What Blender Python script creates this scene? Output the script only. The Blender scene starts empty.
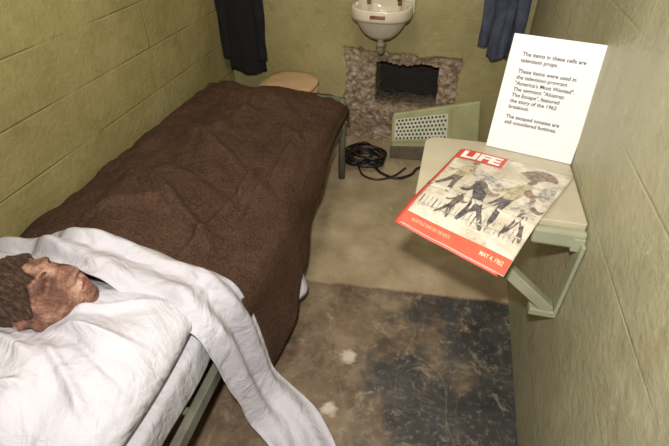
import bpy, bmesh, math, random
from mathutils import Vector, Matrix, noise
random.seed(4)
scene=bpy.context.scene
try:
    scene.view_settings.view_transform='Standard'
except Exception: pass

def lin(c):
    r=[]
    for v in c:
        v=v/255.0
        r.append(v/12.92 if v<=0.04045 else ((v+0.055)/1.055)**2.4)
    return (r[0],r[1],r[2],1.0)
def N(x,y,z=0.0): return noise.noise(Vector((x,y,z)))
def sstep(a,b,x):
    t=max(0.0,min(1.0,(x-a)/(b-a))); return t*t*(3-2*t)
def table(tab,x):
    if x<=tab[0][0]: return tab[0][1]
    for (a,b),(c,d) in zip(tab,tab[1:]):
        if x<=c:
            t=(x-a)/(c-a); t=t*t*(3-2*t)*0.4+t*0.6
            return b+(d-b)*t
    return tab[-1][1]

# ---------------------------------------------------------------- materials
class NT:
    def __init__(s,name):
        s.m=bpy.data.materials.new(name); s.m.use_nodes=True
        s.t=s.m.node_tree; s.b=s.t.nodes['Principled BSDF']
        s.tc=s.t.nodes.new('ShaderNodeTexCoord'); s.co=s.tc.outputs['Object']
    def n(s,t): return s.t.nodes.new(t)
    def l(s,a,b): s.t.links.new(a,b)
    def noise(s,scale,detail=4,rough=.55,co=None,dist=0):
        n=s.n('ShaderNodeTexNoise'); n.inputs['Scale'].default_value=scale
        n.inputs['Detail'].default_value=detail; n.inputs['Roughness'].default_value=rough
        n.inputs['Distortion'].default_value=dist
        s.l(co or s.co,n.inputs['Vector']); return n.outputs['Fac']
    def ramp(s,fac,stops):
        r=s.n('ShaderNodeValToRGB'); e=r.color_ramp.elements
        e[0].position=stops[0][0]; e[0].color=stops[0][1]
        e[1].position=stops[-1][0]; e[1].color=stops[-1][1]
        for p,c in stops[1:-1]:
            x=e.new(p); x.color=c
        s.l(fac,r.inputs['Fac']); return r.outputs['Color']
    def mask(s,fac,a,b): return s.ramp(fac,[(a,(0,0,0,1)),(b,(1,1,1,1))])
    def mix(s,f,a,b,mode='MIX'):
        m=s.n('ShaderNodeMix'); m.data_type='RGBA'; m.blend_type=mode
        for inp,v in ((m.inputs['Factor'],f),(m.inputs[6],a),(m.inputs[7],b)):
            if isinstance(v,(tuple,float,int)): inp.default_value=v
            else: s.l(v,inp)
        return m.outputs[2]
    def math(s,op,a,b=0.0,c=None):
        m=s.n('ShaderNodeMath'); m.operation=op
        for i,v in enumerate((a,b) if c is None else (a,b,c)):
            if isinstance(v,(int,float)): m.inputs[i].default_value=v
            else: s.l(v,m.inputs[i])
        return m.outputs[0]
    def mrange(s,v,a,b):
        q=s.n('ShaderNodeMapRange'); q.inputs['From Min'].default_value=a; q.inputs['From Max'].default_value=b
        s.l(v,q.inputs['Value']); return q.outputs[0]
    def sep(s):
        x=s.n('ShaderNodeSeparateXYZ'); s.l(s.co,x.inputs[0]); return x.outputs
    def bump(s,h,strength,dist=.01):
        b=s.n('ShaderNodeBump'); b.inputs['Strength'].default_value=strength
        b.inputs['Distance'].default_value=dist; s.l(h,b.inputs['Height'])
        s.l(b.outputs[0],s.b.inputs['Normal'])
    def color(s,c):
        if isinstance(c,tuple): s.b.inputs['Base Color'].default_value=c
        else: s.l(c,s.b.inputs['Base Color'])
    def fin(s,rough=.6,metal=0.0):
        s.b.inputs['Roughness'].default_value=rough; s.b.inputs['Metallic'].default_value=metal
        return s.m

def simple(name,c1,c2,scale=8,rough=.6,bump=.0,bscale=60,metal=0,bd=.004):
    t=NT(name); f=t.noise(scale,5)
    t.color(t.ramp(f,[(.3,lin(c1)),(.7,lin(c2))]))
    if bump: t.bump(t.noise(bscale,4),bump,bd)
    return t.fin(rough,metal)

def wall_mat(name,c1,c2,c3,axis,brick=.12,attr=False,rough=.55,bb=.35,bs=.6):
    t=NT(name); xyz=t.sep()
    cb=t.n('ShaderNodeCombineXYZ')
    t.l(xyz[1] if axis=='y' else xyz[0],cb.inputs[0]); t.l(xyz[2],cb.inputs[1])
    br=t.n('ShaderNodeTexBrick'); t.l(cb.outputs[0],br.inputs['Vector'])
    br.inputs['Scale'].default_value=1.0
    br.inputs['Brick Width'].default_value=3.9; br.inputs['Row Height'].default_value=.20
    br.inputs['Mortar Size'].default_value=.006; br.inputs['Mortar Smooth'].default_value=1.0
    f=t.noise(2.2,6,.62); g=t.noise(18,5,.6)
    vis=t.math('MULTIPLY',br.outputs['Fac'],t.mask(t.noise(3.1,3),.38,.6))
    col=t.ramp(f,[(.32,lin(c1)),(.5,lin(c2)),(.72,lin(c3))])
    col=t.mix(t.math('MULTIPLY',t.mask(g,.56,.7),.30),col,lin(tuple(int(v*.78) for v in c2)))
    col=t.mix(t.math('MULTIPLY',t.mask(t.noise(4,7,.7,dist=.6),.54,.66),.28),col,lin((int(c2[0]*.84),int(c2[1]*.76),int(c2[2]*.66))))
    col=t.mix(t.math('MULTIPLY',t.mask(t.noise(45,5,.7),.62,.68),.45),col,lin(tuple(min(255,int(v*1.25)) for v in c2)))
    col=t.mix(t.math('MULTIPLY',t.mask(t.noise(26,7,.75),.65,.69),.55),col,lin((96,78,50)))
    col=t.mix(t.math('MULTIPLY',vis,brick),col,lin(tuple(int(v*.6) for v in c2)))
    if attr:
        a=t.n('ShaderNodeAttribute'); a.attribute_name='dmg_shade'
        m=a.outputs['Fac']
        ex=t.ramp(t.noise(26,8,.72),[(.3,lin((84,68,54))),(.43,lin((136,115,92))),(.55,lin((172,154,130))),(.7,lin((214,205,186)))])
        ex=t.mix(t.math('MULTIPLY',t.mask(t.noise(8,4),.5,.6),.45),ex,lin((116,88,66)))
        col=t.mix(t.mask(m,.15,.3),col,ex)
        col=t.mix(t.mask(m,.6,.95),col,lin((34,30,25)))  # high mask values paint the shade deep in the hole
    t.color(col)
    h=t.math('ADD',t.math('MULTIPLY',t.noise(8,5),1.2),t.math('MULTIPLY',t.noise(45,5,.65),.5))
    h=t.math('SUBTRACT',h,t.math('MULTIPLY',vis,bb))
    t.bump(h,bs,.013)
    return t.fin(rough)

M={}
M['wl']=wall_mat('paint_left',(136,126,80),(152,141,92),(164,153,104),'y',.12,bb=.45,bs=.6)
M['wr']=wall_mat('paint_right',(148,144,112),(162,158,125),(176,171,139),'y',.05,rough=.42,bb=.25,bs=.42)
M['wb']=wall_mat('paint_back',(146,136,90),(160,150,102),(174,163,118),'x',.05,attr=True,bb=.1,bs=.5)
M['ceil']=simple('ceiling_paint',(165,160,140),(185,180,160),3,.8)

def floor_mat():
    t=NT('worn_concrete'); x=t.sep()
    n1=t.noise(5,6,.6); n2=t.noise(40,5,.65); n3=t.noise(1.8,5,.6)
    edge=t.math('SUBTRACT',x[1],t.math('MULTIPLY_ADD',x[0],.09,1.445))
    edge=t.math('ADD',edge,t.math('MULTIPLY',t.math('SUBTRACT',t.noise(9,6,.7),.5),.05))
    m=t.mrange(edge,-.006,.008)
    tan=t.ramp(n1,[(.3,lin((150,132,102))),(.5,lin((172,154,122))),(.7,lin((190,173,142)))])
    tan=t.mix(t.math('MULTIPLY',t.mask(n3,.48,.62),.5),tan,lin((138,121,94)))
    tan=t.mix(t.math('MULTIPLY',t.mask(n2,.56,.72),.4),tan,lin((122,105,78)))
    tan=t.mix(t.math('MULTIPLY',t.mask(t.noise(12,6,.7),.6,.68),.4),tan,lin((204,192,166)))
    tan=t.mix(t.math('MULTIPLY',t.mask(t.noise(7,8,.75),.56,.64),.4),tan,lin((126,106,80)))
    brown=t.ramp(n1,[(.3,lin((88,70,53))),(.5,lin((120,100,78))),(.7,lin((152,133,106)))])
    slate=t.ramp(n1,[(.3,lin((42,42,43))),(.55,lin((66,65,63))),(.75,lin((108,103,94)))])
    sl=t.math('ADD',t.math('MULTIPLY',x[0],1.2),t.math('MULTIPLY',t.math('SUBTRACT',n3,.5),2.8))
    sl=t.math('ADD',sl,t.math('MULTIPLY',t.math('SUBTRACT',t.noise(13,7,.7),.5),.9))
    dk=t.mix(t.mrange(sl,-.25,.14),brown,slate)
    dk=t.mix(t.math('MULTIPLY',t.mask(n2,.55,.66),.45),dk,lin((142,128,106)))
    dk=t.mix(t.math('MULTIPLY',t.mask(t.noise(11,8,.75,dist=.8),.55,.63),.6),dk,lin((158,143,118)))
    dk=t.mix(t.math('MULTIPLY',t.mask(t.noise(6,8,.75,dist=.5),.54,.60),.5),dk,lin((62,52,44)))
    dk=t.mix(t.math('MULTIPLY',t.mask(t.noise(17,7,.75,dist=.9),.62,.66),.55),dk,lin((122,72,52)))
    for (sx,sy,r) in ((-.207,1.054,.036),(-.225,.823,.032)):
        vm=t.n('ShaderNodeVectorMath'); vm.operation='DISTANCE'; t.l(t.co,vm.inputs[0]); vm.inputs[1].default_value=(sx,sy,0)
        d=t.math('ADD',vm.outputs['Value'],t.math('MULTIPLY',t.math('SUBTRACT',t.noise(34,6,.7),.5),.06))
        dk=t.mix(t.math('MULTIPLY',t.mrange(d,r,r*.5),.85),dk,lin((205,193,172)))
    for k,(sc,off) in enumerate(((1.7,.5),(3.3,.47))):
        a=t.math('ABSOLUTE',t.math('SUBTRACT',t.noise(sc,2,.4,dist=.4+k),off),0)
        dk=t.mix(t.math('MULTIPLY',t.mrange(a,.0030,.001),.25),dk,lin((150,132,104)))
    col=t.mix(m,dk,tan)
    ab=t.math('ABSOLUTE',edge,0)
    col=t.mix(t.math('MULTIPLY',t.mrange(ab,.014,.002),.5),col,lin((104,74,54)))
    t.color(col)
    t.bump(t.math('ADD',t.math('MULTIPLY',m,.6),t.math('MULTIPLY',t.noise(30,6),.5)),.5,.008)
    return t.fin(.5)
M['floor']=floor_mat()

def blanket_mat():
    t=NT('brown_wool'); n=t.noise(7,6,.7); f=t.noise(260,3,.7); g=t.noise(80,4,.7)
    c=t.ramp(n,[(.3,lin((68,48,37))),(.7,lin((96,71,56)))])
    c=t.mix(t.math('MULTIPLY',t.mask(f,.5,.66),.6),c,lin((136,110,92)))
    c=t.mix(t.math('MULTIPLY',t.mask(g,.52,.66),.5),c,lin((50,34,26)))
    t.color(c); t.bump(t.math('ADD',t.math('MULTIPLY',f,.7),t.math('MULTIPLY',t.noise(40,5,.7),1.8)),1.0,.009)
    t.b.inputs['Specular IOR Level'].default_value=.1
    return t.fin(1.0)
M['blanket']=blanket_mat()
def sheet_mat(name,a,b):
    t=NT(name)
    c=t.ramp(t.noise(4,4),[(.3,lin(a)),(.7,lin(b))])
    c=t.mix(t.math('MULTIPLY',t.mask(t.noise(9,6,.7),.62,.74),.25),c,lin((176,162,142)))
    t.color(c)
    w=t.noise(5,3,.5,dist=1.6); w2=t.noise(11,3,.5,dist=2.0)
    t.bump(t.math('ADD',t.math('ADD',w,t.math('MULTIPLY',w2,.35)),t.math('MULTIPLY',t.noise(300,2),.03)),.8,.028)
    return t.fin(.85)
M['sheet']=sheet_mat('cotton_sheet',(184,181,188),(202,199,204))
M['pillow']=sheet_mat('pillow_cotton',(192,189,195),(208,205,210))
M['matt']=sheet_mat('mattress_cover',(182,179,184),(200,197,201))
M['steel']=simple('grey_steel',(88,86,74),(116,114,98),14,.45,.2,80)
M['table']=simple('table_paint',(166,157,132),(184,175,150),6,.4,.15,50)
M['bracket']=simple('bracket_paint',(138,140,114),(160,161,134),8,.4,.15,50)
M['white']=simple('card_white',(214,213,210),(222,221,218),3,.6)
M['ink']=simple('ink_black',(28,28,28),(38,38,38),3,.6)
M['porc']=simple('porcelain',(206,196,172),(222,212,192),12,.15,.0)
M['rust']=simple('rusty_brass',(96,58,34),(150,106,62),30,.5,.4,90)
M['pipe']=simple('drain_pipe',(136,128,104),(164,156,130),20,.4,.2)
M['seat']=simple('seat_wood',(190,156,116),(212,180,140),10,.45)
M['coat']=simple('dark_wool',(13,13,14),(21,20,22),10,.95,.5,150)
M['denim']=simple('blue_denim',(54,59,72),(84,90,105),14,.9,.5,200)
M['vent']=simple('vent_green',(162,162,116),(184,184,138),9,.6,.35,60)
M['grille']=simple('grille_cream',(208,210,186),(226,227,204),14,.5)
M['dark']=simple('painted_hole_shade',(38,44,28),(52,58,38),9,.8)
M['base']=simple('base_grey',(84,76,62),(110,100,82),14,.7,.4)
M['cable']=simple('cable_rubber',(20,18,18),(32,30,30),10,.4)
M['cable2']=simple('cable_brown',(44,28,22),(62,38,30),10,.4)
M['chrome']=simple('hook_metal',(140,140,135),(170,170,160),10,.3,0,60,.8)
M['plastic']=simple('fill_plastic',(225,225,215),(235,235,225),3,.5)

def skin_mat():
    t=NT('painted_plaster_skin')
    n=t.noise(14,6,.7); n2=t.noise(50,5,.7)
    c=t.ramp(n,[(.36,lin((84,54,42))),(.46,lin((124,84,66))),(.55,lin((164,122,101))),(.68,lin((206,172,152)))])
    c=t.mix(t.math('MULTIPLY',t.mask(n2,.54,.66),.5),c,lin((84,52,40)))
    t.color(c); t.bump(t.math('ADD',n,t.math('MULTIPLY',n2,.6)),1.0,.016); return t.fin(.7)
M['skin']=skin_mat()
M['feature']=simple('painted_features',(74,46,35),(98,62,48),30,.7)
M['lips']=simple('painted_lips',(120,66,54),(138,80,68),30,.6)
def hair_mat():
    t=NT('brown_hair'); mp=t.n('ShaderNodeMapping'); t.l(t.co,mp.inputs[0]); mp.inputs['Scale'].default_value=(60,200,50)
    n=t.noise(1,6,.8,co=mp.outputs[0])
    t.color(t.ramp(n,[(.34,lin((34,23,16))),(.5,lin((76,53,38))),(.66,lin((130,100,74)))])); t.bump(n,1.0,.012); return t.fin(.85)
M['hair']=hair_mat()
def flat(name,c,rough=.45):
    k='c_'+name
    if k not in M: M[k]=simple(name,tuple(int(v*.90) for v in c),c,22,rough)
    return M[k]
def cover_mat():
    t=NT('cover_print'); n=t.noise(30,7,.75); n2=t.noise(10,5,.6,dist=1.0)
    c=t.ramp(n2,[(.3,lin((166,156,134))),(.45,lin((190,180,158))),(.6,lin((210,202,184))),(.75,lin((182,175,160)))])
    c=t.mix(t.math('MULTIPLY',t.mask(n,.53,.64),.5),c,lin((124,112,96)))
    t.color(c); t.bump(t.noise(12,4),.4,.006); return t.fin(.35)
M['cover']=cover_mat()

# ---------------------------------------------------------------- mesh helpers
def obj(name,verts,faces,mats,smooth=False,parent=None,fmat=None):
    me=bpy.data.meshes.new(name); me.from_pydata([tuple(v) for v in verts],[],faces); me.update()
    if not isinstance(mats,(list,tuple)): mats=[mats]
    for m in mats: me.materials.append(m)
    if fmat:
        for p,i in zip(me.polygons,fmat): p.material_index=i
    if smooth:
        for p in me.polygons: p.use_smooth=True
    o=bpy.data.objects.new(name,me); scene.collection.objects.link(o)
    if parent: o.parent=parent
    return o
def fixn(o):
    bm=bmesh.new(); bm.from_mesh(o.data); bmesh.ops.recalc_face_normals(bm,faces=bm.faces); bm.to_mesh(o.data); bm.free()
    return o
def empty(name,loc=(0,0,0)):
    e=bpy.data.objects.new(name,None); e.empty_display_size=.1; scene.collection.objects.link(e); return e
def grid(name,nu,nv,fn,mat,parent=None,thick=0,smooth=True,close=False):
    vs=[];fs=[]
    for j in range(nv+1):
        for i in range(nu+(0 if close else 1)):
            vs.append(fn(i/nu,j/nv))
    w=nu if close else nu+1
    for j in range(nv):
        for i in range(nu):
            i2=(i+1)%w
            fs.append((j*w+i,j*w+i2,(j+1)*w+i2,(j+1)*w+i))
    o=obj(name,vs,fs,mat,smooth,parent)
    if thick:
        m=o.modifiers.new('s','SOLIDIFY'); m.thickness=thick; m.offset=0
    return o
def box(name,lo,hi,mat,bev=.0,parent=None,seg=2,smooth=False):
    x0,y0,z0=lo;x1,y1,z1=hi
    v=[(x0,y0,z0),(x1,y0,z0),(x1,y1,z0),(x0,y1,z0),(x0,y0,z1),(x1,y0,z1),(x1,y1,z1),(x0,y1,z1)]
    f=[(0,3,2,1),(4,5,6,7),(0,1,5,4),(1,2,6,5),(2,3,7,6),(3,0,4,7)]
    o=obj(name,v,f,mat,smooth,parent)
    if bev:
        m=o.modifiers.new('b','BEVEL'); m.width=bev; m.segments=seg
    return o
def hexa(name,v,mat,bev=0,parent=None):
    f=[(0,3,2,1),(4,5,6,7),(0,1,5,4),(1,2,6,5),(2,3,7,6),(3,0,4,7)]
    o=fixn(obj(name,v,f,mat,False,parent))
    if bev:
        m=o.modifiers.new('b','BEVEL'); m.width=bev; m.segments=2
    return o
def catmull(pts,n):
    P=[Vector(p) for p in pts]; P=[P[0]*2-P[1]]+P+[P[-1]*2-P[-2]]
    out=[]; k=len(P)-3
    for i in range(n+1):
        t=i/n*k; a=min(int(t),k-1); t-=a
        p0,p1,p2,p3=P[a:a+4]
        out.append(.5*((2*p1)+(p2-p0)*t+(2*p0-5*p1+4*p2-p3)*t*t+(3*p1-p0-3*p2+p3)*t**3))
    return out
def tube(name,pts,r,mat,parent=None,n=None,seg=10,smoothpath=True):
    if smoothpath: P=catmull(pts,n or len(pts)*8)
    else: P=[Vector(p) for p in pts]
    vs=[];fs=[];prev=None
    for i,p in enumerate(P):
        d=(P[min(i+1,len(P)-1)]-P[max(i-1,0)]).normalized()
        if prev is None:
            up=Vector((0,0,1)) if abs(d.z)<.9 else Vector((1,0,0)); a=d.cross(up).normalized()
        else:
            a=(prev-d*prev.dot(d)).normalized()
        prev=a; b=d.cross(a)
        for k in range(seg):
            t=2*math.pi*k/seg; vs.append(p+r*(a*math.cos(t)+b*math.sin(t)))
    for i in range(len(P)-1):
        for k in range(seg):
            fs.append((i*seg+k,i*seg+(k+1)%seg,(i+1)*seg+(k+1)%seg,(i+1)*seg+k))
    fs.append(tuple(range(seg))[::-1]); fs.append(tuple((len(P)-1)*seg+k for k in range(seg)))
    return fixn(obj(name,vs,fs,mat,True,parent))
def loft(name,rings,mat,parent=None,cap=True,seg=40,smooth=True,cut=None):
    vs=[];fs=[]
    for (cx,cy,z,rx,ry) in rings:
        for k in range(seg):
            t=2*math.pi*k/seg; c,s=math.cos(t),math.sin(t)
            e=.8
            x=cx+rx*math.copysign(abs(c)**e,c); y=cy+ry*math.copysign(abs(s)**e,s)
            if cut is not None: y=min(y,cut)
            vs.append((x,y,z))
    for j in range(len(rings)-1):
        for k in range(seg):
            fs.append((j*seg+k,j*seg+(k+1)%seg,(j+1)*seg+(k+1)%seg,(j+1)*seg+k))
    if cap:
        fs.append(tuple(range(seg))[::-1]); fs.append(tuple((len(rings)-1)*seg+k for k in range(seg)))
    return fixn(obj(name,vs,fs,mat,smooth,parent))

# ---------------------------------------------------------------- room shell
XL,XR,YB,YF,ZC=-1.38,.405,2.79,-.62,2.13
box('floor',(XL-.1,YF-.1,-.1),(XR+.1,YB+.35,0),M['floor'])
box('ceiling',(XL-.1,YF-.1,ZC),(XR+.1,YB+.35,ZC+.1),M['ceil'])
box('wall_left',(XL-.1,YF-.1,0),(XL,YB+.35,ZC),M['wl'])
box('wall_right',(XR,YF-.1,0),(XR+.1,YB+.35,ZC),M['wr'])
box('bounce_wall_front',(XL,YF-.1,0),(XR,YF,ZC),M['wr'])  # unseen cell front, left solid to bounce light back
xs=[XL+(XR-XL)*i/300 for i in range(301)]
zs=[i*.006 for i in range(120)]
z=zs[-1]
while z<ZC-.1: z+=.09; zs.append(min(z,ZC))
if zs[-1]<ZC: zs.append(ZC)
def rectd(x,z,x0,x1,z0,z1): return min(x-x0,x1-x,z-z0,z1-z)
def holed(x,z): return rectd(x,z,-.432,-.045,.248,.52)+N(x*9,z*9,7)*.020+N(x*25,z*25,2)*.008
vs=[];dm=[]
for z in zs:
    for x in xs:
        n=N(x*9,z*9,1.3)*.026+N(x*30,z*30,4.1)*.016
        d=rectd(x,z,-.625,.085,-.3,.602)+n
        h=holed(x,z)
        y=YB; m=0.0
        if d>0:
            k=sstep(0,.012,d); m=.5*k
            rough=1-sstep(-.005,.01,h)
            y+=k*(.016+rough*(.012*(N(x*16,z*16,3)+.4)+.010*N(x*50,z*50,9)))
            y+=.014*sstep(-.05,0,h)
        vs.append((x,y,z)); dm.append(m)
w=len(xs); fs=[]
for j in range(len(zs)-1):
    for i in range(w-1): fs.append((j*w+i,j*w+i+1,(j+1)*w+i+1,(j+1)*w+i))
wb=obj('wall_back',vs,fs,M['wb'],True)
bm=bmesh.new(); bm.from_mesh(wb.data)
lay=bm.verts.layers.float.new('dmg_shade'); bm.verts.ensure_lookup_table()
for i,m in enumerate(dm): bm.verts[i][lay]=m
reg=[f for f in bm.faces if holed(f.calc_center_median().x,f.calc_center_median().z)>0]
for step,(dy,val) in enumerate(((.035,.55),(.06,.72),(.13,.95))):  # deeper steps carry more of the painted shade
    r=bmesh.ops.extrude_face_region(bm,geom=reg)
    bmesh.ops.delete(bm,geom=reg,context='FACES')
    nv=[g for g in r['geom'] if isinstance(g,bmesh.types.BMVert)]
    reg=[g for g in r['geom'] if isinstance(g,bmesh.types.BMFace)]
    for v in nv: v.co.y+=dy; v[lay]=val
bm.to_mesh(wb.data); bm.free()

# ---------------------------------------------------------------- bed
BX0,BX1,BY0,BY1=-1.31,-.52,.16,2.28
bed=empty('metal_bed')
for nm,x in (('left',BX0+.015),('right',BX1)):
    box('rail_'+nm,(x-.016,BY0,.305),(x+.010,BY1,.352),M['steel'],.004,bed)
for i,(x,y) in enumerate(((BX0+.02,BY0),(BX1,BY0),(BX0+.02,BY1),(BX1,BY1))):
    tube('leg_%d'%(i+1),[(x,y,0),(x,y,.28),(x,y,.50)],.020,M['steel'],bed,smoothpath=False,seg=14)
for i,y in enumerate((BY0,BY1)):
    tube('end_bar_%d'%(i+1),[(BX0+.02,y,.49),(BX1,y,.49)],.018,M['steel'],bed,smoothpath=False,seg=12)
    tube('end_rail_%d'%(i+1),[(BX0+.02,y,.325),(BX1,y,.325)],.014,M['steel'],bed,smoothpath=False,seg=12)
for i in range(9):
    y=BY0+.15+i*.22
    box('slat_%d'%(i+1),(BX0+.02,y,.335),(BX1-.012,y+.02,.343),M['steel'],0,bed)
def matt(u,v):
    t=2*math.pi*u; c,s=math.cos(t),math.sin(t)
    e=.28; hx=(BX1-BX0)/2-.012
    x=(BX0+BX1)/2+hx*math.copysign(abs(c)**e,c)
    z=.427+.074*math.copysign(abs(s)**e,s)
    y=BY0+.03+(BY1-BY0-.06)*v
    z+=.008*N(x*5,y*5,2)
    x+=.012*N(z*9,y*7,5)
    return (x,y,z)
m=grid('mattress',72,60,matt,M['matt'],close=True)
bm=bmesh.new(); bm.from_mesh(m.data); bmesh.ops.holes_fill(bm,edges=bm.edges,sides=0); bmesh.ops.recalc_face_normals(bm,faces=bm.faces); bm.to_mesh(m.data); bm.free()

hemz=[(.80,.08),(.95,.10),(1.05,.14),(1.22,.24),(1.55,.34),(1.89,.40),(2.3,.42)]
hemx=[(.80,-.455),(.9,-.445),(1.08,-.412),(1.22,-.440),(1.55,-.468),(1.89,-.488),(2.3,-.495)]
def body(x,y):
    b=.085*math.exp(-((x+.93)/.20)**2)*sstep(2.25,1.5,y)*(.75+.25*math.cos((y-1.0)*3.2))
    b+=.05*math.exp(-((x+.93)/.17)**2-((y-2.12)/.12)**2)
    return b
def pts_eval(pts,u):
    P=[Vector(p) for p in pts]
    ls=[0]
    for a,b in zip(P,P[1:]): ls.append(ls[-1]+(b-a).length)
    s=u*ls[-1]; k=0
    while k<len(P)-2 and s>ls[k+1]: k+=1
    t=(s-ls[k])/(ls[k+1]-ls[k])
    p1,p2=P[k],P[k+1]; p0=P[k-1] if k>0 else p1*2-p2; p3=P[k+2] if k+2<len(P) else p2*2-p1
    return .5*((2*p1)+(p2-p0)*t+(2*p0-5*p1+4*p2-p3)*t*t+(3*p1-p0-3*p2+p3)*t**3)
def ridge(x,y,x0,y0,x1,y1,w,h):
    dx,dy=x1-x0,y1-y0; L=math.hypot(dx,dy); t=((x-x0)*dx+(y-y0)*dy)/(L*L)
    d=((x-x0)*dy-(y-y0)*dx)/L + .02*N(x*5,y*5,4)
    return h*math.exp(-(d/w)**2)*sstep(-.05,.2,t)*sstep(1.05,.75,t)
def blanket(u,v):
    L=1.43; tot=L+.12; a=v*tot; y=.875+min(a,L); drop=max(0,a-L)
    hz,hx=table(hemz,y),table(hemx,y)
    tx=[-1.325,-1.315,-1.24,-1.12,-1.0,-.88,-.76,-.65,-.57]
    tz=[.43,.50,.522,.525,.525,.525,.523,.518,.510]
    pts=[(x,0,zz+body(x,y)) for x,zz in zip(tx,tz)]
    f=(hx+.505)
    pts+=[(-.520,0,.484),(-.500+f*.25,0,.44),(-.500+f*.6,0,(.44+hz)/2+.01),(hx,0,hz)]
    P=pts_eval(pts,u)
    x,z=P.x,P.z
    n=.022*N(x*4,y*3.2,1)+.028*abs(N(x*6+y*2.5,y*4.5,3))+.007*N(x*16,y*16,5)
    r=ridge(x,y,-1.15,1.25,-.62,1.02,.020,.040)+ridge(x,y,-1.2,1.7,-.65,1.35,.024,.032)+ridge(x,y,-.95,1.95,-.58,1.75,.018,.026)
    r+=ridge(x,y,-.70,.90,-.66,1.5,.016,.026)+ridge(x,y,-1.2,.95,-.75,1.15,.018,.026)-ridge(x,y,-1.1,1.42,-.60,1.2,.03,.020)
    r+=ridge(x,y,-1.22,2.1,-.8,2.0,.02,.020)+ridge(x,y,-1.0,1.5,-.9,2.1,.020,.020)+ridge(x,y,-.60,1.1,-.62,1.9,.02,.014)
    side=sstep(-.56,-.50,x)
    z+=(n+r-.008)*(1-side)
    x+=side*(.010*math.sin(y*12+2*N(y*3,z*3,6))*sstep(.5,.25,z)+.012*N(y*5,z*5,2))
    y-=(.075*(1-side)+.05*side*sstep(.30,.46,z))*sstep(1.25,.88,y)
    y+=.010*N(x*5,.3,7)*sstep(1.1,.9,y)+side*-.02*sstep(1.3,.87,y)*sstep(.4,.1,z)
    y+=.02*sstep(0,.05,drop)
    if drop>0: z-=drop*.85
    z+=-.02*sstep(2.12,2.30,y)*(1-side)
    return (x,y,max(z,.02))
grid('wool_blanket',200,240,blanket,M['blanket'],thick=.007)

# top sheet
def sheet(u,v):
    near=lambda x: .695-.030*sstep(-.90,-.80,x)-.02*sstep(-.72,-.52,x)
    far=lambda x: .815+.045*sstep(-1.2,-.85,x)-.004*sstep(-.75,-.5,x)+.012*N(x*6,3,3)
    tx=[-1.335,-1.325,-1.24,-1.1,-.98,-.90,-.83,-.77,-.70,-.63,-.57]
    ytop=lambda x:(near(x)+(far(x)-near(x))*v)
    pts=[]
    for x in tx:
        yy=ytop(x)
        zz=.556+body(x,max(yy,.9))
        zz+=.028*math.sin(math.pi*min(1,v*1.02))
        zz+=.02*math.exp(-((x+.93)/.2)**2)*(1-v)
        zz+=.045*math.exp(-((x+.775)/.085)**2-((yy-.67)/.06)**2)
        zz-=.05*sstep(.14,0,v)*sstep(-.78,-.70,x)*.4
        if x<-1.33: zz=.46
        pts.append((x,yy,zz))
    ye=ytop(-.53)
    a=(-.510,ye,.515); b=(-.482,ye+.006*v,.44)
    c=(-.466+.012*v,.655+.212*v,.31-.02*v)
    d=(-.444+.014*v,.663+.204*v,.20-.08*v)
    e=(-.42+.055*v,.66+.20*v,.085-.052*v)
    g=(-.365+.09*v,.635+.175*v,.022)
    h=(-.315+.13*v,.57+.15*v,.014)
    i_=(-.285+.15*v,.50+.14*v,.012)
    pts+=[a,b,c,d,e,g,h,i_]
    P=pts_eval(pts,u)
    x,y,z=P
    side=sstep(-.56,-.50,x)
    top=1-side
    z+=top*(.014*math.sin(y*70+x*7+4*N(x*4,y*4,1))*sstep(-.1,.15,v)+.014*N(x*7,y*9,3)+.020*abs(N(x*9,y*18,5)))
    fo=math.sin(v*13+1.5*N(x*3,z*3,4)+x*4)
    ed=sstep(1.0,.85,v)
    x+=side*.016*fo*sstep(.02,.1,z)*(.3+.7*ed)
    z+=side*(.013*(fo+1)+.014*(N(x*12,y*12,4)+.3))*sstep(.12,.02,z)
    y+=.006*N(x*9,z*9,2)
    return (x,y,max(z,.008))
sh=grid('bed_sheet',220,66,sheet,M['sheet'],thick=.004)
def hang(u,v):
    y=1.02+.36*u; z=.40-(.40-(.12+.07*u))*v
    x=-.50+.03*v+.004*math.sin(y*34)*v+.062*v*math.exp(-((y-1.21)/.07)**2)
    return (x,y,z)
grid('sheet_hem',50,16,hang,M['sheet'],parent=sh,thick=.003)

def pillow(u,v,top):
    U=2*u-1;V=2*v-1
    pr=(max(0,1-abs(U)**3.0)**.6)*(max(0,1-abs(V)**3.0)**.6)
    x=-.920+.385*U*(1-.05*V*V); y=.475+.262*V*(1-.04*U*U)
    if top:
        z=.540+.142*pr
        z-=.066*math.exp(-((x+.90)/.12)**2-((y-.60)/.10)**2)
        z+=pr*(.024*N(x*5,y*5,3)+.020*math.sin((x*1.5+y)*20+4*N(x*4,y*4))*abs(N(x*5,y*5,9))*2)
        z+=pr*(ridge(x,y,-1.2,.30,-.98,.50,.012,.022)+ridge(x,y,-.60,.68,-.80,.55,.012,.024)+ridge(x,y,-.58,.33,-.78,.46,.012,.022)
            +ridge(x,y,-.56,.54,-.80,.50,.011,.020)+ridge(x,y,-.9,.25,-.72,.38,.011,.018)+ridge(x,y,-1.0,.46,-.74,.42,.014,.016)-ridge(x,y,-.57,.44,-.78,.50,.012,.014))
    else: z=.540-.03*pr
    return (x,y,z)
pt=[];fs=[];nu,nv=130,100
for k in (1,0):
    for j in range(nv+1):
        for i in range(nu+1): pt.append(pillow(i/nu,j/nv,k))
w=nu+1;off=w*(nv+1)
for j in range(nv):
    for i in range(nu):
        a=j*w+i; fs.append((a,a+1,a+w+1,a+w)); a+=off; fs.append((a+w,a+w+1,a+1,a))
p=obj('pillow',pt,fs,M['pillow'],True)
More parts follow.
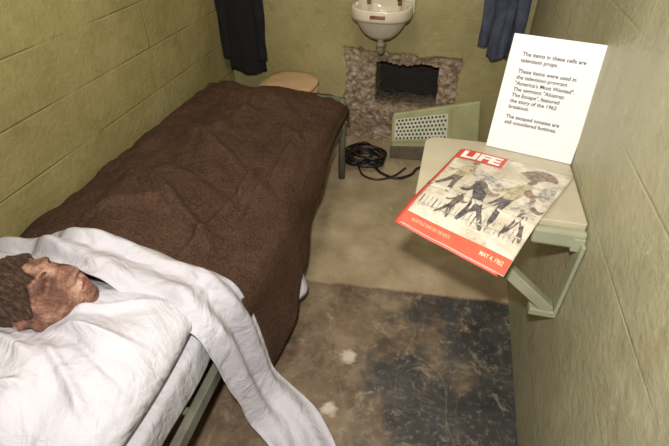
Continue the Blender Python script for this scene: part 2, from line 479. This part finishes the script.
bm=bmesh.new(); bm.from_mesh(p.data); bmesh.ops.remove_doubles(bm,verts=bm.verts,dist=.0005); bmesh.ops.recalc_face_normals(bm,faces=bm.faces); bm.to_mesh(p.data); bm.free()

# ---------------------------------------------------------------- dummy head
def head():
    bm=bmesh.new(); bmesh.ops.create_uvsphere(bm,u_segments=280,v_segments=200,radius=1)
    ax_f=Vector((.60,.30,.74)).normalized()
    up=Vector((-.76,-.43,.42)); up=(up-ax_f*up.dot(ax_f)).normalized()
    side=up.cross(ax_f)
    C=Vector((-.872,.570,.664))
    info={};feat={}
    for v in bm.verts:
        f,s,u=v.co.x,v.co.y,v.co.z
        X=.100*math.copysign(abs(f)**.9,f); Y=.078*math.copysign(abs(s)**.92,s); Z=.125*u
        ft=0
        if u<0:
            Y*=1-.30*(-u)**1.6
            if f<0: X*=1-.35*(-u)
        if f>0:
            g=lambda cy,cz,sy,sz: math.exp(-((abs(Y)-cy)/sy)**2-((Z-cz)/sz)**2)
            fr=sstep(.1,.5,f)
            nz=sstep(.030,-.018,Z)*sstep(-.038,-.028,Z)
            X+=fr*(.026*nz+.004)*math.exp(-(Y/.014)**2)
            X+=fr*.008*math.exp(-((abs(Y)-.014)/.008)**2-((Z+.026)/.009)**2)
            X+=fr*(-.020*g(.032,.012,.017,.014)+.011*g(.032,.008,.012,.009)+.011*g(.030,.034,.020,.010))
            X+=fr*(.008*g(0,-.053,.020,.006)+.008*g(0,-.064,.018,.006)-.006*g(0,-.0585,.024,.003))
            X+=fr*(.012*g(0,-.094,.02,.013)-.005*g(0,-.078,.02,.006)+.006*g(.047,-.02,.016,.018))
            if f>.35:
                q=(abs(Y)-.032)/.016
                if abs(q)<1 and abs(Z-(.003+.005*q*q))<.0018: ft=1
                q=(abs(Y)-.032)/.018
                if abs(q)<1 and abs(Z-(.036-.006*q*q))<.003+.003*N(Y*300,Z*300): ft=1
                if abs(Y)<.022 and abs(Y)<.022-abs(Z+.0585)*2: ft=2
        if abs(s)>.6:
            e=((X+.012)/.018)**2+((Z+.002)/.031)**2
            if e<1.6:
                rim=math.exp(-((math.sqrt(e)-.85)/.25)**2)
                Y+=math.copysign(.020*rim+.005*math.exp(-e*3),s)
        hm=u*.95-f*.42-.12+.18*N(f*3,s*3,u*3)
        earzone=((X+.012)/.022)**2+((Z+.002)/.036)**2<1.2 and abs(s)>.6
        ish=hm>0 and not earzone and not (u<-.55)
        if ish:
            k=1+.09*sstep(0,.12,hm)+.08*N(X*60,Y*60,Z*16)+.045*N(X*150,Y*150,Z*40)
            X*=k;Y*=k;Z*=k
        info[v.index]=ish; feat[v.index]=ft
        dd=.005*N(X*32,Y*32,Z*32)+.0022*N(X*100,Y*100,Z*100)
        X+=dd; Y+=dd*.5
        v.co=C+ax_f*X+side*Y+up*Z
    bm.verts.ensure_lookup_table()
    for f in bm.faces:
        f.smooth=True
        if sum(info[v.index] for v in f.verts)>=3: f.material_index=1
        else:
            k=[feat[v.index] for v in f.verts]; m_=max(k)
            f.material_index=(m_+1) if m_ and k.count(m_)>=2 else 0
    me=bpy.data.meshes.new('mannequin_head'); bm.to_mesh(me); bm.free()
    for k in ('skin','hair','feature','lips'): me.materials.append(M[k])
    o=bpy.data.objects.new('mannequin_head',me); scene.collection.objects.link(o)
head()

# ---------------------------------------------------------------- wall table
TX0,TX1,TY0,TY1,TZ=-.035,XR-.003,1.03,1.415,.78
tb=empty('wall_table')
def rr(x0,x1,y0,y1,r,z):
    P=[]
    for cx,cy,a0 in ((x1-.006,y0+.006,-90),(x1-.006,y1-.006,0),(x0+r,y1-r,90),(x0+r,y0+r,180)):
        q=r if cx<x1-.01 else .006
        for k in range(9):
            a=math.radians(a0+k*90/8); P.append((cx+q*math.cos(a),cy+q*math.sin(a),z))
    return P
def prism(name,P,z0,z1,mat,parent,bev=.003):
    n=len(P); v=[(p[0],p[1],z0) for p in P]+[(p[0],p[1],z1) for p in P]
    f=[tuple(range(n))[::-1],tuple(range(n,2*n))]+[(i,(i+1)%n,n+(i+1)%n,n+i) for i in range(n)]
    o=obj(name,v,f,mat,False,parent)
    if bev:
        m=o.modifiers.new('b','BEVEL'); m.width=bev; m.segments=2; m.limit_method='ANGLE'
    return o
prism('table_top',rr(TX0,TX1,TY0,TY1,.045,0),TZ-.026,TZ,M['table'],tb)
box('wall_angle',(XR-.032,TY0-.03,TZ-.07),(XR-.002,TY1+.03,TZ-.027),M['bracket'],.004,tb)
box('hinge_arm',(XR-.13,TY0-.028,TZ-.062),(XR-.002,TY0-.002,TZ-.012),M['bracket'],.008,tb)
for i,y in enumerate((1.005,1.36)):
    box('wall_strap_%d'%(i+1),(XR-.012,y-.02,.475),(XR-.002,y+.02,TZ-.04),M['bracket'],.002,tb)
    hexa('brace_%d'%(i+1),[(.085,y-.016,.725),(.105,y-.016,.755),(.105,y+.016,.755),(.085,y+.016,.725),
        (.375,y-.016,.478),(.392,y-.016,.506),(.392,y+.016,.506),(.375,y+.016,.478)],M['bracket'],.003,tb)
    box('foot_%d'%(i+1),(.33,y-.018,.470),(.403,y+.018,.494),M['bracket'],.004,tb)
    box('under_bar_%d'%(i+1),(.05,y+(.03 if i==0 else 0)-.014,.735),(.39,y+(.03 if i==0 else 0)+.014,.754),M['bracket'],.003,tb)

# ---------------------------------------------------------------- magazine
TL,TR,BL,BR=Vector((.085,1.338)),Vector((.398,1.25)),Vector((-.060,.935)),Vector((.199,.838))
def mp(u,v,h=0,zb=.0):
    p=(TL*(1-u)+TR*u)*(1-v)+(BL*(1-u)+BR*u)*v
    z=TZ+.006
    if p.y<1.05: z-=1.136*(1.05-p.y)**2
    z+=.006*math.exp(-((u-.0)/.15)**2)*sstep(.3,.8,v)+.003*math.sin(u*5+v*3)*sstep(1,.2,v)*0.5+.0015
    z+=.003*abs(N(u*3,v*3,8))+.0025*math.exp(-((v-.55-.1*u)/.02)**2)
    return (p.x,p.y,z+h+zb)
mg=empty('magazine')
def leaf(name,h,du,dv,mat,sk=0):
    return grid(name,30,40,lambda u,v:mp(u*(1+du*.3)-du-sk*v*.03,v*(1+dv),h),mat,mg,thick=.0008)
grid('pages',30,60,lambda u,v:mp(u,v,-.002),flat('paper_cream',(214,206,186)),mg,thick=.0025)
leaf('back_cover',-.0042,.02,.012,flat('cover_red',(200,76,56)),1.0)
grid('cover',50,90,lambda u,v:mp(u,v,0),M['cover'],mg,thick=.0006)
def patch(name,u0,u1,v0,v1,h,mat,skew=0):
    return grid(name,24,16,lambda a,b:mp(u0+(u1-u0)*a,v0+(v1-v0)*b+skew*a,h),mat,mg,smooth=True)
red=flat('print_red',(202,74,58))
patch('masthead_block',0.0,.43,0.0,.15,.0008,red)
patch('bottom_band',0.0,1.0,.905,1.0,.0008,flat('print_orange',(212,92,68)))
def text_mesh(body,size=1,align='LEFT',bold=0.0):
    c=bpy.data.curves.new('txt','FONT'); c.body=body; c.size=size; c.offset=bold; c.align_x=align
    c.resolution_u=3
    o=bpy.data.objects.new('txt',c); scene.collection.objects.link(o)
    dg=bpy.context.evaluated_depsgraph_get(); me=bpy.data.meshes.new_from_object(o.evaluated_get(dg))
    bpy.data.objects.remove(o); return me
def cover_text(name,body,u0,u1,v0,v1,mat,bold=.03):
    me=text_mesh(body,1,'LEFT',bold)
    xs=[v.co.x for v in me.vertices]; ys=[v.co.y for v in me.vertices]
    a,b,c,d=min(xs),max(xs),min(ys),max(ys)
    for v in me.vertices:
        u=u0+(u1-u0)*(v.co.x-a)/(b-a); w=v1-(v1-v0)*(v.co.y-c)/(d-c)
        v.co=mp(u,w,.0018)
    me.materials.clear(); me.materials.append(mat); me.name=name
    o=bpy.data.objects.new(name,me); scene.collection.objects.link(o); o.parent=mg
wh=flat('print_white',(236,230,222))
cover_text('masthead','LIFE',.035,.40,.022,.130,wh,.05)
cover_text('date_line','MAY 4, 1962',.74,.95,.935,.968,flat('print_peach',(240,196,160)),.02)
cover_text('caption','ALCATRAZ WAR ON THE ROCK',.08,.46,.935,.96,flat('print_peach',(240,196,160)),.0)
def poly(name,pts,mat,h=.0006):
    P=catmull([(p[0],p[1],0) for p in pts]+[(pts[0][0],pts[0][1],0)],len(pts)*4)[:-1]
    obj(name,[mp(p.x,p.y,h) for p in P],[tuple(range(len(P)))],mat,False,mg)
def prn(name,a,b):
    t=NT(name); t.color(t.ramp(t.noise(70,5,.7),[(.4,lin(a)),(.6,lin(b))])); return t.fin(.4)
navy=prn('print_navy',(60,57,60),(110,103,98)); oliv=prn('print_ochre',(140,128,98),(188,176,142)); brn=prn('print_brown',(106,90,76),(156,136,114))
gry=prn('print_grey',(128,122,112),(190,184,170)); drk=prn('print_dark',(74,67,61),(122,112,99))
def man(u,v,s,top,leg,lean=0,k=0):
    A=lambda a,b:(u+s*(a+lean*(-b)),v+s*b)
    poly('figure_leg_%d'%k,[A(-.06,.05),A(.06,.03),A(.10,.25),A(.16,.42),A(.11,.44),A(.04,.27),A(-.01,.15)],leg,.0010)
    poly('figure_shin_%d'%k,[A(-.06,.05),A(.03,.05),A(.0,.22),A(-.12,.40),A(-.19,.42),A(-.09,.22)],leg,.0011)
    poly('figure_torso_%d'%k,[A(-.08,-.16),A(.02,-.20),A(.09,-.13),A(.08,.07),A(-.06,.08)],top,.0013)
    poly('figure_arm_%d'%k,[A(-.07,-.14),A(-.03,-.08),A(-.14,.02),A(-.22,.03),A(-.22,-.01),A(-.14,-.03)],top,.0014)
    poly('figure_arm_b_%d'%k,[A(.07,-.14),A(.17,-.06),A(.24,-.08),A(.24,-.04),A(.16,.0),A(.05,-.06)],brn,.0014)
    poly('figure_head_%d'%k,[A(-.03,-.20),A(-.03,-.27),A(.03,-.28),A(.05,-.23),A(.02,-.19)],brn,.0015)
for i in range(22):
    a=.03+i*.042
    patch('sleeper_%d'%i,a,a+.012,.70,.80,.0005,gry if i%3 else drk,.02)
for r,vv in enumerate((.30,.45,.60,.685,.80,.855)):
    patch('rail_line_%d'%r,.02,.98,vv,vv+.008,.0006,flat('print_pale',(214,204,182)) if r%2 else gry,-.04)
poly('big_hat',[(.60,.13),(.70,.06),(.82,.05),(.90,.09),(.93,.15),(.84,.15),(.78,.19),(.70,.18),(.65,.15)],brn,.0012)
poly('big_coat',[(.86,.24),(.95,.20),(.97,.32),(.93,.40),(.86,.35)],gry,.0009)
man(.17,.32,.62,oliv,drk,.3,1)
man(.42,.50,.72,navy,navy,-.35,2)
man(.68,.40,.78,oliv,navy,.35,3)
man(.86,.55,.55,gry,drk,-.1,4)
man(.30,.66,.38,drk,navy,.2,5)
poly('carried_body',[(.22,.26),(.36,.25),(.50,.31),(.58,.37),(.53,.41),(.40,.35),(.26,.32)],gry,.0016)

# ---------------------------------------------------------------- printed sign
sg=empty('museum_sign')
A=Vector((.156,1.388,TZ)); B=Vector((.402,1.328,TZ))
ux=(B-A); W=ux.length; ux.normalize(); nrm=Vector((ux.y,-ux.x,0))
lean=.19; uz=(Vector((0,0,1))-nrm*lean).normalized(); H=.338; nn=ux.cross(uz)
if nn.dot(nrm)<0: nn=-nn
def sp(a,b,h=0): return A+ux*a+uz*b+nn*h
S=[sp(0,0.002,-.003),sp(W,0.002,-.003),sp(W,H,-.003),sp(0,H,-.003),sp(0,0.002,0),sp(W,0.002,0),sp(W,H,0),sp(0,H,0)]
hexa('board',S,M['white'],.0006,sg)
hexa('easel_strut',[sp(W*.35,.2,-.003),sp(W*.5,.2,-.003),sp(W*.5,.21,-.003),sp(W*.35,.21,-.003),
   Vector((sp(W*.42,0,-.07).x,1.41,TZ)),Vector((sp(W*.46,0,-.07).x,1.41,TZ)),Vector((sp(W*.46,0,-.07).x,1.413,TZ)),Vector((sp(W*.42,0,-.07).x,1.413,TZ))],M['white'],0,sg)
lines=["The items in these cells are","television props.","","These items were used in","the television program","\"America's Most Wanted\".","The segment \"Alcatraz:","The Escape\", featured","the story of the 1962","breakout.","","The escaped inmates are","still considered fugitives."]
y=H-.056
for i,L in enumerate(lines):
    if L:
        me=text_mesh(L,.0156,'LEFT',.0003)
        for v in me.vertices:
            v.co=sp(.036+v.co.x*.98,y+v.co.y,.0008)
        me.materials.clear(); me.materials.append(M['ink']); me.name='text_line_%d'%i
        o=bpy.data.objects.new('text_line_%d'%i,me); scene.collection.objects.link(o); o.parent=sg
    y-=.0172*(.75 if not L else 1)

# ---------------------------------------------------------------- sink
sk=empty('wall_sink'); cx,cy=-.388,2.635; dz=.022
R=[(.695,.22),(.705,.38),(.73,.58),(.77,.76),(.80,.83),(.808,.86),(.812,.97),(.825,1.0),(.862,1.0),(.870,.98),(.868,.86),(.85,.80),(.80,.68),(.765,.45),(.755,.08)]
loft('basin',[(cx,cy+(.0 if s>.8 else .01),z+dz,.163*s,.152*s) for z,s in R],M['porc'],sk,cut=YB-.003)
box('splashback',(cx-.163,YB-.03,.82),(cx+.163,YB-.002,1.04),M['porc'],.012,sk,3)
for i,dx in enumerate((-.085,.085)):
    tube('tap_%d'%(i+1),[(cx+dx,2.70,.88),(cx+dx,2.70,.925),(cx+dx,2.66,.945),(cx+dx,2.635,.92)],.011,M['rust'],sk)
    loft('tap_cap_%d'%(i+1),[(cx+dx,2.705,.94,.016,.016),(cx+dx,2.705,.965,.016,.016)],M['rust'],sk,seg=16)
loft('drain_ring',[(cx,cy+.01,.779,.030,.030),(cx,cy+.01,.785,.024,.024)],M['rust'],sk,seg=20)
box('overflow_slot',(cx-.04,2.479,.855),(cx+.04,2.487,.872),M['rust'],.003,sk)
tube('drain_pipe',[(cx,2.64,.72),(cx,2.64,.665),(cx,2.67,.635),(cx,2.73,.635),(cx,2.80,.64)],.018,M['pipe'],sk)
loft('drain_nut',[(cx,2.64,.672,.026,.026),(cx,2.64,.698,.026,.026)],M['pipe'],sk,seg=8)

# ---------------------------------------------------------------- toilet
to=empty('toilet'); tx,ty=-.92,2.575
loft('bowl',[(tx,ty+.04,0,.11,.13),(tx,ty+.04,.04,.10,.12),(tx,ty+.04,.18,.095,.11),(tx,ty,.30,.15,.17),(tx,ty,.375,.17,.195),(tx,ty,.385,.165,.19),(tx,ty,.38,.12,.14),(tx,ty+.02,.28,.08,.09),(tx,ty+.02,.24,.02,.02)],M['porc'],to,cut=YB-.004)
def seat(u,v):
    t=2*math.pi*u; p=2*math.pi*v
    r=.030
    x=(.145+r*math.cos(p))*math.cos(t); yy=(.165+r*math.cos(p))*math.sin(t)
    return (tx+x,ty+yy,.405+.016*math.sin(p))
grid('seat',48,12,seat,M['seat'],to,close=True)
loft('lid',[(tx,ty+.0,.425,.165,.185),(tx,ty,.432,.172,.192),(tx,ty,.442,.168,.188),(tx,ty,.447,.12,.14)],M['seat'],to,cut=YB-.02)

# ---------------------------------------------------------------- false vent panel
vp=empty('false_vent_box')
FL0=Vector((-.272,2.595,0));FR0=Vector((.270,2.650,0));FL1=Vector((-.285,2.635,.280));FR1=Vector((.222,2.695,.388))
bk=Vector((0,.07,-.0))
hexa('body',[FL0,FR0,FR0+bk,FL0+bk,FL1,FR1,FR1+Vector((0,.05,-.01)),FL1+Vector((0,.05,-.01))],M['vent'],.012,vp)
def fp(a,b,h=0):
    p=(FL0*(1-a)+FR0*a)*(1-b)+(FL1*(1-a)+FR1*a)*b
    n=(FR0-FL0).cross(FL1-FL0).normalized(); 
    if n.y>0: n=-n
    return p+n*h
def panel(name,a0,a1,b0,b1,h0,h1,mat,bev=.002):
    return hexa(name,[fp(a0,b0,h0),fp(a1,b0,h0),fp(a1,b1,h0),fp(a0,b1,h0),fp(a0,b0,h1),fp(a1,b0,h1),fp(a1,b1,h1),fp(a0,b1,h1)],mat,bev,vp)
panel('grille_frame',.0,.68,.36,.93,.0,.008,M['vent'],.003)
panel('grille_plate',.035,.64,.42,.87,.004,.011,M['grille'],.001)
hv=[];hf=[]
for r in range(6):
    for c in range(14):
        a=.06+c*.0425+(.02 if r%2 else 0); b=.455+r*.076
        if a>.625: continue
        k=len(hv); C=fp(a,b,.0118); ex=(FR0-FL0).normalized(); ez=(FL1-FL0).normalized()
        for q in range(10):
            t=q*math.pi/5; hv.append(C+ex*.0066*math.cos(t)+ez*.0075*math.sin(t))
        hf.append(tuple(range(k,k+10)))
obj('grille_hole_discs',hv,hf,M['dark'],False,vp)  # flat dark discs, their colour stands for the shade inside the holes
panel('kick_base',-.01,.42,.0,.27,.0,.02,M['base'],.006)

# ---------------------------------------------------------------- cables
cb=empty('power_cable')
def coil(name,c,rx,ry,turns,mat,r=.006,ph=0,z0=.01):
    P=[]
    n=int(turns*14)
    for i in range(n):
        t=ph+i*2*math.pi/14; k=1+.35*N(i*.3,ph,3)
        P.append((min(c[0]+rx*k*math.cos(t)+.03*N(i*.2,1,ph),-.30),c[1]+ry*k*math.sin(t)+.03*N(i*.2,5,ph),z0+.012*(i/n)*turns*.5+.010*abs(N(i*.5,2,ph))))
    tube(name,P,r,mat,cb,n=n*3,seg=8)
coil('loop_a',(-.43,2.56),.115,.10,3.6,M['cable'],.0075,.2)
coil('loop_b',(-.41,2.47),.10,.09,3.3,M['cable'],.007,2.0,.026)
coil('loop_c',(-.45,2.51),.07,.13,3.1,M['cable'],.007,4.0,.045)
coil('loop_d',(-.40,2.50),.09,.07,2.2,M['cable2'],.006,5.0,.06)
tube('lead',[(-.36,2.45,.02),(-.30,2.38,.009),(-.20,2.34,.009),(-.12,2.40,.009),(-.09,2.48,.009),(-.03,2.53,.009)],.008,M['cable'],cb)
tube('lead_b',[(-.45,2.42,.02),(-.40,2.33,.008),(-.31,2.30,.008),(-.22,2.36,.008),(-.16,2.47,.008)],.006,M['cable2'],cb)

# ---------------------------------------------------------------- hanging clothes
def garment(name,cx,cy,z0,z1,wb,wt,dp,mat,ph,yaw=0.0,sleeves=True):
    g=empty(name)
    def fn(u,v):
        t=2*math.pi*u; z=z0+(z1-z0)*v
        sh=sstep(.80,1.0,v)
        w=(wb+(wt-wb)*v)*(1-.72*sh); d=dp*(1-.3*v)*(1-.5*sh)
        f=1+.13*math.sin(t*7+ph+2*N(z*3,ph))*(1-v*.6)+.05*math.sin(t*13+z*6)
        x=w*math.cos(t)*(1+.02*math.sin(z*20)); y=d*f*math.sin(t)
        x+=.01*N(z*5,t,ph); z+=(.012*math.cos(t*3+ph)*(1-v))
        return (cx+x*math.cos(yaw)-y*math.sin(yaw),cy+x*math.sin(yaw)+y*math.cos(yaw),z+.0)
    grid('body',80,50,fn,mat,g,close=True,thick=.003)
    if sleeves:
        for i,sg_ in enumerate((-1,1)):
            def sf(u,v,sg_=sg_):
                t=2*math.pi*u; L=(z1-z0)
                z=z1-.10*L-(L*.80)*v
                r=.044*(1-.3*v)
                x=sg_*(wt*.72+.022*sstep(0,.3,v))
                f=1+.10*math.sin(t*3+z*25)+.06*N(z*15,t,2)
                X=x+r*f*math.cos(t)*.8; Y=-.028+r*f*.65*math.sin(t)
                return (cx+X*math.cos(yaw)-Y*math.sin(yaw),cy+X*math.sin(yaw)+Y*math.cos(yaw),z)
            grid('sleeve_%d'%(i+1),28,36,sf,mat,g,close=True,thick=.003)
    tube('hanger_hook',[(cx,cy,z1-.02),(cx,cy,z1+.03),(cx,cy+.02,z1+.06),(cx,YB-.002,z1+.05)],.004,M['chrome'],g)
    return g
garment('dark_coat',-1.235,2.700,.445,1.25,.120,.132,.042,M['coat'],.7,.0,True)
garment('blue_denim_jacket',.250,2.715,.64,1.28,.055,.085,.040,M['denim'],2.2,0,True)

# ---------------------------------------------------------------- lights
fill_rig=empty('ceiling_fill')  # unseen fixture, added with its light to brighten the far end
box('fill_housing',(-.62,.9,ZC-.05),(-.34,2.0,ZC-.002),M['plastic'],.01,fill_rig)
def area(name,loc,size,sy,power,col,target=None):
    l=bpy.data.lights.new(name,'AREA'); l.shape='RECTANGLE'; l.size=size; l.size_y=sy; l.energy=power; l.color=col
    o=bpy.data.objects.new(name,l); scene.collection.objects.link(o); o.location=loc
    if target: o.rotation_euler=(Vector(target)-Vector(loc)).to_track_quat('-Z','Y').to_euler()
    return o
area('fill_light',(-.48,1.70,ZC-.06),.26,1.0,9.5,(1.0,.91,.78))  # added fill from above
area('flash_light',(-.04,.0,1.70),.06,.04,33,(1.0,.96,.94),(-.30,2.1,.6))
w=bpy.data.worlds.new('World'); scene.world=w; w.use_nodes=True
w.node_tree.nodes['Background'].inputs[0].default_value=(.6,.55,.45,1); w.node_tree.nodes['Background'].inputs[1].default_value=.2

# ---------------------------------------------------------------- camera
cam=bpy.data.cameras.new('Camera'); co=bpy.data.objects.new('Camera',cam); scene.collection.objects.link(co)
cam.sensor_width=36; cam.lens=460/669*36; cam.clip_start=.02
co.location=(0,0,1.5)
co.rotation_euler=(math.radians(90-38.3),0,math.radians(13.9))
scene.camera=co
